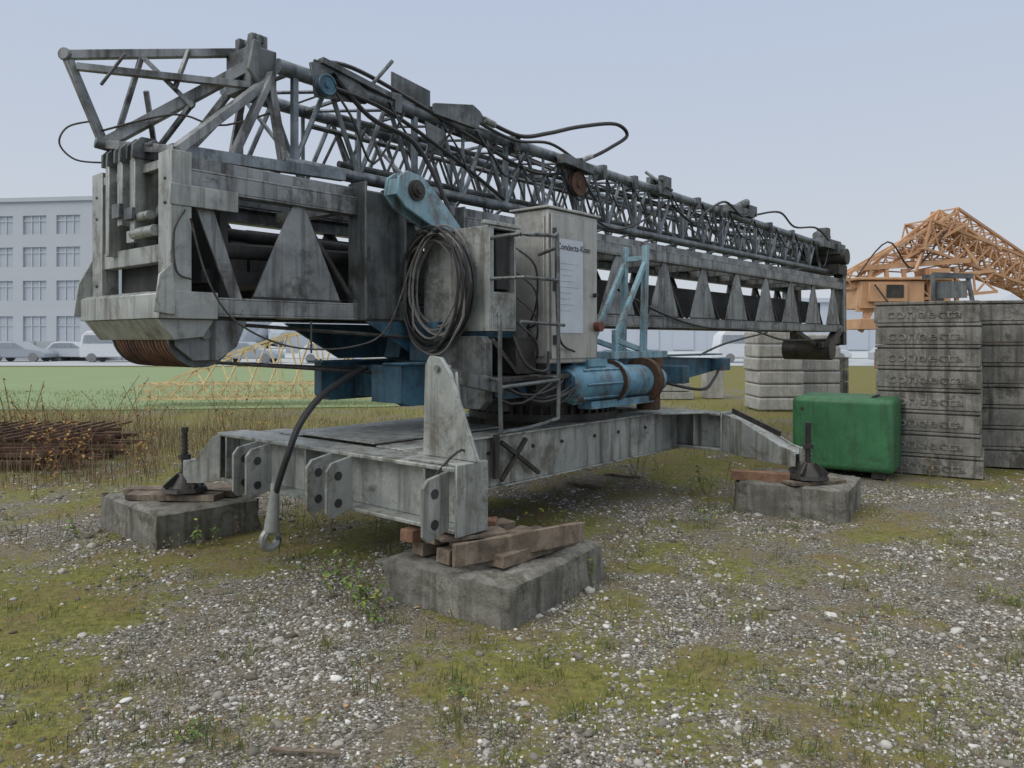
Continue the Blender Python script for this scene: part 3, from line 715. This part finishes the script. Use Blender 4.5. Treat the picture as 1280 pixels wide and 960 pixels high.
# ================================================================= BACKGROUND (mist painted into base colours)
HAZE_COL=(.46,.50,.56)  # haze tone painted into distant materials, no fog volume
H=lambda c,f: tuple(a*(1-f)+b*f for a,b in zip(c,HAZE_COL))  # blends a base colour towards the haze tone
M_wallB=plain('hazy_office_wall',H((.34,.34,.34),.7),.95,var=.03,scale=.3)
M_winB=plain('hazy_office_window',H((.10,.12,.15),.80),.8,var=.06,scale=.5)
M_frB=plain('hazy_office_window_frame',H((.4,.4,.4),.85),.8,var=.03)
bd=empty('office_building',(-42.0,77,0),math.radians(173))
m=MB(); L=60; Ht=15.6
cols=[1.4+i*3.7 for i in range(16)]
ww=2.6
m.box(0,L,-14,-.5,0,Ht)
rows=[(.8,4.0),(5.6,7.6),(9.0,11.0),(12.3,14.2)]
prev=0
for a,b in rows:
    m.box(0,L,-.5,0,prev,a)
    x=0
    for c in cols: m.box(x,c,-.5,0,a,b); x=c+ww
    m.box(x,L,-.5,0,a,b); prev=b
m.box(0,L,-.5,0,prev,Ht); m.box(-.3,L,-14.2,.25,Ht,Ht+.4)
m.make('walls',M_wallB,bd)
m=MB(); m2=MB()
for a,b in rows:
    for c in cols:
        m.box(c+.01,c+ww-.01,-.30,-.2,a+.01,b-.01)
        for t in (.33,.66): m2.box(c+ww*t-.06,c+ww*t+.06,-.19,-.12,a+.01,b-.01)
        m2.box(c+.02,c+ww-.02,-.11,-.08,a+(b-a)*.7,a+(b-a)*.7+.08)
m.make('windows',M_winB,bd); m2.make('mullions',M_frB,bd)
M_wall2=plain('hazy_low_wall',H((.33,.34,.35),.5),.9,var=.06,scale=.5)
lw=empty('boundary_wall'); m=MB(); m.box(-46,-26.5,60,60.4,0,1.5)
for i in range(12): m.box(-46+i*1.7,-45.8+i*1.7,59.9,60,0,1.55)
m.make('wall',M_wall2,lw)
M_hall=plain('hazy_hall_wall',(.47,.51,.57),.9,var=.02)  # wall colour is the painted haze tone
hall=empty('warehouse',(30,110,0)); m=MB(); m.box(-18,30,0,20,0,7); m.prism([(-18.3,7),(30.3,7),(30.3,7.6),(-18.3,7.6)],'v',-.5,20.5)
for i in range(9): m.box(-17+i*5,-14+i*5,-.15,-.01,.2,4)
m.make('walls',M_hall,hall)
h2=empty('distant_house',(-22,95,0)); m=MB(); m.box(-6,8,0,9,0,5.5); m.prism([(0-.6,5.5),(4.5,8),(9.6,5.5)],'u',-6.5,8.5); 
m.make('walls',plain('hazy_far_house',(.47,.51,.57),.9,var=.02),h2)  # house coloured in the haze tone
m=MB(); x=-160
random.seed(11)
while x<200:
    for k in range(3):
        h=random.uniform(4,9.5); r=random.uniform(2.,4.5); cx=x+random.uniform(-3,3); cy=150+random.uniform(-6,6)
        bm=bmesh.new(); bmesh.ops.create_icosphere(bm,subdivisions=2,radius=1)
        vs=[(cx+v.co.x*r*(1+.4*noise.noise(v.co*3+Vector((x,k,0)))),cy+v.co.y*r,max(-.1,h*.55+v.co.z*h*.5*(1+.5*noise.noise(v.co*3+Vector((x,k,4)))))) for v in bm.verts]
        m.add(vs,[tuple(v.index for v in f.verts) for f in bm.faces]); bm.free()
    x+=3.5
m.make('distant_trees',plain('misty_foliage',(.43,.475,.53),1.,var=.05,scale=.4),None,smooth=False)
def car(name,loc,rz,col,van=False):
    col=H(col,.45)  # haze blended into the paint; glass and tyres are paled too
    e=empty(name,loc,rz); mp=plain(name+'_paint',col,.5,var=.05); mg=plain(name+'_glass',(.25,.28,.32),.4); mt=plain(name+'_tyre',(.19,.195,.205),.9)
    L=4.9 if van else 4.3; W=1.85
    if van: prof=[(0,.35),(0,1.0),(.15,1.9),(.5,2.25),(3.6,2.25),(4.1,1.35),(4.75,1.05),(4.9,.8),(4.9,.35)]; cab=[(.25,1.35),(.35,1.95),(3.5,1.95),(3.85,1.35)]
    else: prof=[(0,.3),(0,.8),(.25,.95),(.7,1.4),(1.1,1.48),(2.2,1.46),(3.0,.98),(4.0,.85),(4.3,.6),(4.3,.3)]; cab=[(.55,.98),(.85,1.36),(2.15,1.36),(2.75,.98)]
    m=MB(); m.prism(prof,'v',0,W); m.make('body',mp,e,.08,segs=3)
    m=MB(); m.prism(cab,'v',-.012,W+.012); m.make('windows',mg,e)
    m=MB()
    for x in (.85,L-.85):
        for y in (-.02,W-.2): m.tube((x,y,.33),(x,y+.22,.33),.33,n=16)
    m.make('wheels',mt,e)
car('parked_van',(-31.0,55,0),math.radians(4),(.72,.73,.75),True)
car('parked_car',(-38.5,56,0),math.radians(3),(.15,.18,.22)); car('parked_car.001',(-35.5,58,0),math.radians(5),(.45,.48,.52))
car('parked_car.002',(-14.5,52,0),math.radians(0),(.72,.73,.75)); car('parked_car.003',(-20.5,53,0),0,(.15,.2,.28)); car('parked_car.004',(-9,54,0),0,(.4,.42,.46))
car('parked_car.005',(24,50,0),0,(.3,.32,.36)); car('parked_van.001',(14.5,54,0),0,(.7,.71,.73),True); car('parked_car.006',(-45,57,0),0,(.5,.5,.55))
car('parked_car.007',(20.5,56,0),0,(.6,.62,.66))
random.seed(21)

# ================================================================= GROUND
def sm(a,b,x):
    t=max(0,min(1,(x-a)/(b-a))); return t*t*(3-2*t)
def moss(x,y):
    f=noise.fractal(Vector((x*.55,y*.55,1.3)),.8,2.1,5)*.5+.5*noise.noise(Vector((x*2.3,y*2.3,7)))*.8+.18*noise.noise(Vector((x*6,y*6,2)))
    b=.20
    b+=.40*math.exp(-(((x+.1)/1.1)**2+((y-3.5)/.65)**2))
    b+=.26*math.exp(-(((x+3.4)/1.8)**2+((y-5.0)/1.6)**2))
    b+=.28*math.exp(-(((x+1.3)/1.5)**2+((y-6.3)/1.0)**2))
    b+=.30*sm(7.0,11,y)
    b-=.42*math.exp(-(((x+1.3)/.8)**2+((y-4.1)/1.1)**2))
    b-=.14*sm(.6,2.2,x)*(1-sm(7.5,10,y))
    b+=.35*math.exp(-(((x-2.2)/.9)**2+((y-5.2)/.6)**2))
    b+=.25*math.exp(-(((x-1.0)/.8)**2+((y-6.4)/.8)**2))
    return max(0,min(1,.5+1.3*(f+b-.22)))
def axis(a,b,st,far0,far1):
    xs=list(np.arange(a,b,st)); d=st*1.5; x=b
    while x<far1: xs.append(x); x+=d; d*=1.3
    xs.append(far1); d=st*1.5; x=a-d; low=[]
    while x>far0: low.append(x); d*=1.3; x-=d
    low.append(far0); return np.array(low[::-1]+xs)
X=axis(-8,8,.07,-900,900); Y=axis(1.5,14,.07,-60,1500)
nx,ny=len(X),len(Y)
def gz(x,y): return .020*noise.noise(Vector((x*.8,y*.8,0)))+.008*noise.noise(Vector((x*4,y*4,3)))-.012
V=np.zeros((nx*ny,3)); mo=np.zeros(nx*ny)
for j in range(ny):
    for i in range(nx):
        x,y=X[i],Y[j]; k=j*nx+i
        near=abs(x)<8.5 and y<15
        mo[k]=moss(x,y)
        V[k]=(x,y,gz(x,y) if near else -.012)
idx=np.arange(nx*ny).reshape(ny,nx)
F=np.stack([idx[:-1,:-1],idx[:-1,1:],idx[1:,1:],idx[1:,:-1]],-1).reshape(-1,4)
t=NT('gravel_ground'); p=t.pos()
at=t.n('ShaderNodeAttribute'); at.attribute_name='moss'
def voro(scale):
    x=t.n('ShaderNodeTexVoronoi'); x.inputs['Scale'].default_value=scale; t.l(p,x.inputs['Vector']); return x
v1=voro(55); v2=voro(120)
stops=[(0,(.10,.09,.07)),(.3,(.21,.195,.165)),(.6,(.33,.315,.275)),(.82,(.47,.455,.415)),(1,(.72,.71,.68))]
sx1=t.n('ShaderNodeSeparateColor'); t.l(v1.outputs['Color'],sx1.inputs[0]); sx2=t.n('ShaderNodeSeparateColor'); t.l(v2.outputs['Color'],sx2.inputs[0])
nz=t.noise(p,22,4,.72)
sel=t.ramp(nz,[(.46,0.),(.54,1.)])
gr=t.mix(sel,t.ramp(sx1.outputs[0],stops),t.ramp(sx2.outputs[0],stops))
dk=t.mix(sel,t.ramp(v1.outputs['Distance'],[(.3,1.),(.6,.22)]),t.ramp(v2.outputs['Distance'],[(.3,1.),(.6,.22)]))
gr=t.mix(1.,gr,dk,'MULTIPLY')
soil=t.mix(nz,(.085,.068,.042),(.25,.21,.145))
n2=t.noise(p,3.2,6,.75)
gr=t.mix(t.ramp(n2,[(.42,0.),(.62,.85)]),gr,soil)
ms=t.mix(t.ramp(nz,[(.3,0.),(.7,1.)]),(.075,.085,.02),(.235,.225,.06)); 
n3=t.noise(p,1.1,5,.75)
ms=t.mix(t.ramp(n3,[(.48,0.),(.62,.8)]),ms,t.mix(nz,(.12,.085,.045),(.25,.18,.095)))
fac=t.n('ShaderNodeMath',operation='ADD'); t.l(at.outputs['Fac'],fac.inputs[0])
sb=t.n('ShaderNodeMath',operation='MULTIPLY_ADD'); t.l(t.noise(p,13,6,.85),sb.inputs[0]); sb.inputs[1].default_value=2.6; sb.inputs[2].default_value=-1.3
t.l(sb.outputs[0],fac.inputs[1])
mf=t.ramp(fac.outputs[0],[(.40,0.),(.76,.92)])
col=t.mix(mf,gr,ms); t.l(col,t.b.inputs['Base Color']); t.b.inputs['Roughness'].default_value=.95
t.b.inputs['Specular IOR Level'].default_value=.15
t.bump(nz,.6,.02)
gnd=np_mesh('ground',V,F,t.m)
a=gnd.data.attributes.new('moss','FLOAT','POINT'); a.data.foreach_set('value',mo.astype(np.float32))

def sheet(name,pts,z,mat):
    me=bpy.data.meshes.new(name); me.from_pydata([(x,y,z) for x,y in pts],[],[tuple(range(len(pts)))]); me.materials.append(mat)
    o=bpy.data.objects.new(name,me); scene.collection.objects.link(o); return o
t=NT('hazy_field_grass'); p=t.pos(); c=t.mix(t.noise(p,.35,4,.7),(.17,.245,.12),(.245,.315,.175)); c=t.mix(t.ramp(t.noise(p,5,4,.8),[(.35,.0),(.7,.5)]),c,(.28,.31,.20))  # greens carry a little painted haze for distance
t.l(c,t.b.inputs['Base Color']); t.b.inputs['Roughness'].default_value=.95; t.b.inputs['Specular IOR Level'].default_value=.1
M_field=t.m
sheet('grass_field',[(-80,17.2),(-9,17.6),(-3.0,18.4),(1.5,21.5),(4.5,27),(3,45),(-80,46)],.004,M_field)
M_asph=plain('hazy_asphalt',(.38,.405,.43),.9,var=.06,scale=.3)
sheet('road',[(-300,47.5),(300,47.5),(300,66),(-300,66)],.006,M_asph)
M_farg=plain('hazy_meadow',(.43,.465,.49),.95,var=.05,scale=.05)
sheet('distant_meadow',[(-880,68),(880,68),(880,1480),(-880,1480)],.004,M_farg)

def icomesh(sub):
    b=bmesh.new(); bmesh.ops.create_icosphere(b,subdivisions=sub,radius=1); v=np.array([q.co[:] for q in b.verts]); f=np.array([[q.index for q in g_.verts] for g_ in b.faces]); b.free(); return v,f
def stones(name,N,smin,smax,mat,ymin,ymax,mossk,sub,pw=2.5):
    iv,iff=icomesh(sub)
    pts=[]
    while len(pts)<N:
        y=ymin*(ymax/ymin)**random.random(); x=(random.random()-.5)*1.5*y
        mm=moss(x,y)
        if random.random()<mossk*max(0,(mm-.3))*1.4: continue
        if noise.noise(Vector((x*1.3,y*1.3,20)))+.5*noise.noise(Vector((x*4,y*4,2)))+.25<random.random()*.7-.1: continue
        pts.append((x,y))
    pts=np.array(pts); s=smin+(smax-smin)*rng.random(N)**pw
    s=s*(.65+.35*np.clip(pts[:,1]/4,0,1.6))
    sc=np.stack([s*(.8+.6*rng.random(N)),s*(.65+.4*rng.random(N)),s*(.4+.3*rng.random(N))],-1)
    a=rng.random(N)*6.283; til=(rng.random(N)-.5)*.8
    base=iv[None]*(1+.5*(rng.random((N,len(iv),1))-.5))
    P=base*sc[:,None,:]
    ct,st=np.cos(til)[:,None],np.sin(til)[:,None]
    y=P[...,1]*ct-P[...,2]*st; z=P[...,1]*st+P[...,2]*ct; x=P[...,0]
    ca,sa=np.cos(a)[:,None],np.sin(a)[:,None]
    X_=x*ca-y*sa+pts[:,0:1]; Y_=x*sa+y*ca+pts[:,1:2]
    zg=np.array([gz(q[0],q[1]) for q in pts])
    Z_=z+zg[:,None]+sc[:,2:3]*.15
    VV=np.stack([X_,Y_,Z_],-1).reshape(-1,3); FF=(iff[None]+(np.arange(N)*len(iv))[:,None,None]).reshape(-1,3)
    return np_mesh(name,VV,FF,mat,None,True)
t=NT('pebbles'); g_=t.n('ShaderNodeNewGeometry')
c=t.ramp(g_.outputs['Random Per Island'],[(0,(.10,.088,.065)),(.3,(.20,.185,.155)),(.6,(.33,.31,.275)),(.82,(.48,.465,.43)),(1,(.78,.77,.74))])
c=t.mix(.45,c,t.ramp(t.noise(g_.outputs['Position'],60,2,.7),[(.3,.5),(.7,1.)]),'MULTIPLY')
t.l(c,t.b.inputs['Base Color']); t.b.inputs['Roughness'].default_value=.85; t.b.inputs['Specular IOR Level'].default_value=.25
stones('gravel',56000,.003,.012,t.m,2.5,13,1.05,1,1.8)
stones('gravel_stones',5200,.009,.021,t.m,2.6,13,.95,1,2.2)
stones('large_pebbles',420,.018,.036,t.m,2.7,11,.8,2,2.5)

def blades(name,pts,hmin,hmax,w,mat,lean=.5,per=7,spread=.04):
    N=len(pts)*per; P=np.repeat(np.array(pts),per,0)
    P=P+np.stack([rng.normal(0,spread,N),rng.normal(0,spread,N)],-1)
    h=hmin+(hmax-hmin)*rng.random(N)**1.5; a=rng.random(N)*6.283; ln=rng.random(N)*lean*h; b=a+rng.normal(0,.6,N)
    wv=np.stack([np.cos(a+1.57)*w,np.sin(a+1.57)*w,np.zeros(N)],-1); d=np.stack([np.cos(b),np.sin(b),np.zeros(N)],-1)
    p0=np.concatenate([P,np.full((N,1),-.01)],1); up=np.array([0,0,1.])
    m1=p0+d*(ln*.3)[:,None]+up*(h*.6)[:,None]; tp=p0+d*ln[:,None]+up*h[:,None]
    VV=np.stack([p0-wv,p0+wv,m1+wv*.7,m1-wv*.7,tp],1).reshape(-1,3); o=(np.arange(N)*5)[:,None]
    FF=np.concatenate([o+np.array([[0,1,2]]),o+np.array([[0,2,3]]),o+np.array([[3,2,4]])],0)
    return np_mesh(name,VV,FF,mat,None,False)
def leafmat(name,stops):
    t=NT(name); g_=t.n('ShaderNodeNewGeometry'); c=t.ramp(g_.outputs['Random Per Island'],stops); t.l(c,t.b.inputs['Base Color']); t.b.inputs['Roughness'].default_value=.8
    t.b.inputs['Specular IOR Level'].default_value=.2; return t.m
M_gr=leafmat('short_grass_mat',[(0,(.07,.11,.025)),(.5,(.15,.18,.05)),(.8,(.24,.22,.09)),(1,(.32,.25,.13))])
M_dry=leafmat('dry_grass_mat',[(0,(.17,.16,.08)),(.35,(.29,.26,.15)),(.7,(.40,.34,.22)),(1,(.17,.22,.08))])
M_dkw=leafmat('dead_stalk_mat',[(0,(.10,.07,.045)),(.5,(.20,.14,.09)),(.8,(.32,.25,.16)),(1,(.14,.16,.06))])
M_fg=leafmat('field_blade_mat',[(0,(.16,.24,.09)),(.6,(.25,.31,.14)),(1,(.36,.35,.21))])
M_leaf=leafmat('weed_leaf',[(0,(.06,.12,.03)),(.5,(.12,.20,.05)),(.85,(.22,.28,.08)),(1,(.38,.34,.08))])
M_auL=leafmat('autumn_leaf',[(0,(.14,.06,.03)),(.3,(.38,.19,.06)),(.6,(.45,.30,.11)),(.8,(.18,.10,.06)),(1,(.20,.21,.08))])
M_twig=plain('twig',(.16,.115,.08),.9)
pts=[]
while len(pts)<5200:
    y=2.6*(14/2.6)**random.random(); x=(random.random()-.5)*1.5*y
    if moss(x,y)>.5+.35*random.random() : pts.append((x,y))
blades('short_grass',pts,.006,.028,.0015,M_gr,.9,6,.03)
pts=[]
while len(pts)<2400:
    x=random.uniform(-13,3); y=random.uniform(10.2,18)
    if noise.noise(Vector((x*.5,y*.5,4)))+.35>random.random()*.7: pts.append((x,y))
pts+=[(random.uniform(2,12),random.uniform(12.5,20)) for _ in range(300)]
blades('dry_tall_grass',pts,.03,.20,.004,M_dry,.9,7,.12)
pts=[(random.uniform(-9.5,-4),random.uniform(8.2,14)) for _ in range(800)]
blades('dead_stalks',pts,.08,.5,.0035,M_dkw,.7,5,.12)
pts=[(random.uniform(-25,4),random.uniform(16.5,24)) for _ in range(1800)]
blades('field_grass_tufts',pts,.04,.12,.008,M_fg,.6,6,.15)
tuf=[(2.95,4.7),(3.05,4.65),(-1.25,3.2),(-.0,3.15),(-1.28,3.18),(2.0,5.6),(3.4,4.2),(1.5,3.35),(-.35,3.6),(.25,5.9),(1.6,6.6),(2.2,5.0),(3.2,6.1),(3.5,6.0),(3.9,6.8),(-3.6,7.3),(-4.2,6.4),(-3.9,5.7),(-2.2,7.5),(1.75,7.2),(1.9,7.4),(5.0,8.2),(4.3,8.6),(-.9,4.75),(-.88,4.5),(.7,5.1),(-.4,4.15),(-.2,4.1),(-1.9,6.3),(-3.5,5.9),(.9,7.2),(3.1,8.3)]
for k in range(170):
    y=2.8*(11/2.8)**random.random(); tuf.append(((random.random()-.5)*1.4*y,y))
P=[]
for x,y in tuf: P+= [(x+random.gauss(0,.05),y+random.gauss(0,.05)) for _ in range(6)]
blades('grass_tufts',P,.02,.085,.0025,M_gr,1.0,6,.025)
def leafy(name,mat_leaf,items):
    e=empty(name); mt=MB(); ml=MB()
    for (x,y,h,nst,ls,sp) in items:
        for s_ in range(nst):
            a=random.random()*6.28; bx=x+random.gauss(0,sp*.4); by=y+random.gauss(0,sp*.4); hh=h*random.uniform(.5,1.1)
            dx=math.cos(a)*sp*random.random(); dy=math.sin(a)*sp*random.random()
            q=[Vector((bx,by,-.01)),Vector((bx+dx*.4,by+dy*.4,hh*.5)),Vector((bx+dx,by+dy,hh))]
            mt.path(q,.0015+h*.003,4,3)
            nl=int(6+h*14)
            for i in range(nl):
                t_=random.uniform(.15,1.); c=q[0].lerp(q[1],t_*2) if t_<.5 else q[1].lerp(q[2],t_*2-1)
                al=random.random()*6.28; u_=Vector((math.cos(al),math.sin(al),random.uniform(-.5,.6))).normalized(); w_=u_.cross(Vector((random.uniform(-.4,.4),random.uniform(-.4,.4),1))).normalized()
                L_=ls*random.uniform(.5,1.2); W_=L_*.27; fold=Vector((0,0,-L_*.15))
                ml.add([c,c+u_*L_*.4+w_*W_,c+u_*L_+fold,c+u_*L_*.4-w_*W_],[(0,1,2),(0,2,3)])
    mt.make('stems',M_twig,e); ml.make('leaves',mat_leaf,e,smooth=False)
leafy('weed_plant',M_leaf,[(-.95,4.72,.26,7,.055,.12),(-.80,4.55,.20,6,.05,.12),(-1.1,4.95,.2,5,.05,.1),(.52,5.02,.22,3,.05,.05),(-.75,4.35,.14,5,.045,.12),(-1.3,5.2,.16,5,.045,.15),(.25,6.6,.2,5,.05,.2),(1.7,6.7,.15,5,.045,.15),(1.95,8.2,.25,6,.06,.2),(-.2,3.45,.05,5,.03,.06),(3.0,4.72,.07,8,.035,.12),(-1.3,3.1,.06,6,.03,.07),(-2.2,3.1,.06,4,.035,.05),(-2.42,5.95,.22,3,.05,.06),(-2.3,6.0,.15,3,.045,.06),(-3.6,6.3,.18,4,.05,.1)])
leafy('autumn_shrub',M_auL,[(-5.6,9.6,.85,11,.06,.4),(-4.9,9.9,.7,9,.055,.35),(-6.3,10.1,.8,9,.06,.4),(-4.4,9.2,.5,7,.05,.3),(-5.2,8.6,.4,7,.05,.3),(-7.0,11,1.0,9,.06,.5),(-3.6,10.5,.5,7,.05,.4),(-5.9,8.2,.3,5,.05,.3),(-6.2,12.5,1.0,10,.06,.6),(-4.6,12.8,.8,9,.06,.5),(-7.6,12.2,1.0,9,.06,.5),(-5.4,9.2,.7,12,.07,.5),(-6.6,9.4,.6,10,.07,.4)])
leafy('dry_weed',M_dry,[(random.uniform(-8,5),random.uniform(8,15),random.uniform(.12,.45),3,.03,.12) for _ in range(130)]+[(random.uniform(-1,4),random.uniform(4,9),random.uniform(.04,.12),3,.02,.08) for _ in range(80)]+[(random.uniform(-4,-.5),random.uniform(5.5,8),random.uniform(.05,.22),3,.02,.08) for _ in range(70)])
m=MB()
for i in range(600):
    y=2.8*(13/2.8)**random.random(); x=(random.random()-.5)*1.5*y; a=random.random()*6.28; L_=random.uniform(.008,.024); u_=Vector((math.cos(a),math.sin(a),random.uniform(-.1,.3)))*L_; w_=Vector((-math.sin(a),math.cos(a),.2))*L_*.5; c=Vector((x,y,gz(x,y)+.012))
    m.add([c,c+u_*.5+w_,c+u_,c+u_*.5-w_],[(0,1,2),(0,2,3)])
m.make('fallen_leaves',M_auL,None,smooth=False)

# ================================================================= LIGHT, WORLD, CAMERA
EL=math.radians(38); AZ=math.radians(238)
sd=Vector((math.sin(AZ)*math.cos(EL),math.cos(AZ)*math.cos(EL),math.sin(EL)))
L=bpy.data.lights.new('sun','SUN'); L.energy=1.35; L.angle=math.radians(38); L.color=(1,.95,.87)
lo=bpy.data.objects.new('sun',L); scene.collection.objects.link(lo); lo.rotation_euler=sd.to_track_quat('Z','Y').to_euler()
w=bpy.data.worlds.new('World'); scene.world=w; w.use_nodes=True; nt=w.node_tree; bg=nt.nodes['Background']
sky=nt.nodes.new('ShaderNodeTexSky'); sky.sky_type='NISHITA'; sky.sun_disc=False; sky.sun_elevation=EL; sky.sun_rotation=AZ; sky.dust_density=4; sky.air_density=1.2
tc=nt.nodes.new('ShaderNodeTexCoord'); sp=nt.nodes.new('ShaderNodeSeparateXYZ'); nt.links.new(tc.outputs['Generated'],sp.inputs[0])
rp_=nt.nodes.new('ShaderNodeValToRGB'); e=rp_.color_ramp; e.elements[0].position=.0; e.elements[0].color=(.60,.64,.68,1); e.elements[1].position=1.; e.elements[1].color=(1.3,1.3,1.28,1)
for ps,cc in ((.12,(.575,.62,.69)),(.26,(.52,.58,.69)),(.42,(.475,.55,.695)),(.6,(.95,.98,1.02))):
    x=e.elements.new(ps); x.color=(*cc,1)
nt.links.new(sp.outputs['Z'],rp_.inputs[0])
vm=nt.nodes.new('ShaderNodeVectorMath'); vm.operation='SCALE'; vm.inputs['Scale'].default_value=10.4; nt.links.new(rp_.outputs[0],vm.inputs[0])
mx=nt.nodes.new('ShaderNodeMix'); mx.data_type='RGBA'; mx.inputs[0].default_value=.94; nt.links.new(sky.outputs[0],mx.inputs[6]); nt.links.new(vm.outputs[0],mx.inputs[7])
nt.links.new(mx.outputs[2],bg.inputs['Color']); bg.inputs['Strength'].default_value=.1
cd=bpy.data.cameras.new('camera'); cam=bpy.data.objects.new('camera',cd); scene.collection.objects.link(cam)
cam.location=(0,0,1.6); cam.rotation_euler=(math.radians(90),0,0); cd.lens=27; cd.sensor_width=36; cd.shift_y=-55/1280; cd.clip_end=3000; cd.clip_start=.05
scene.camera=cam
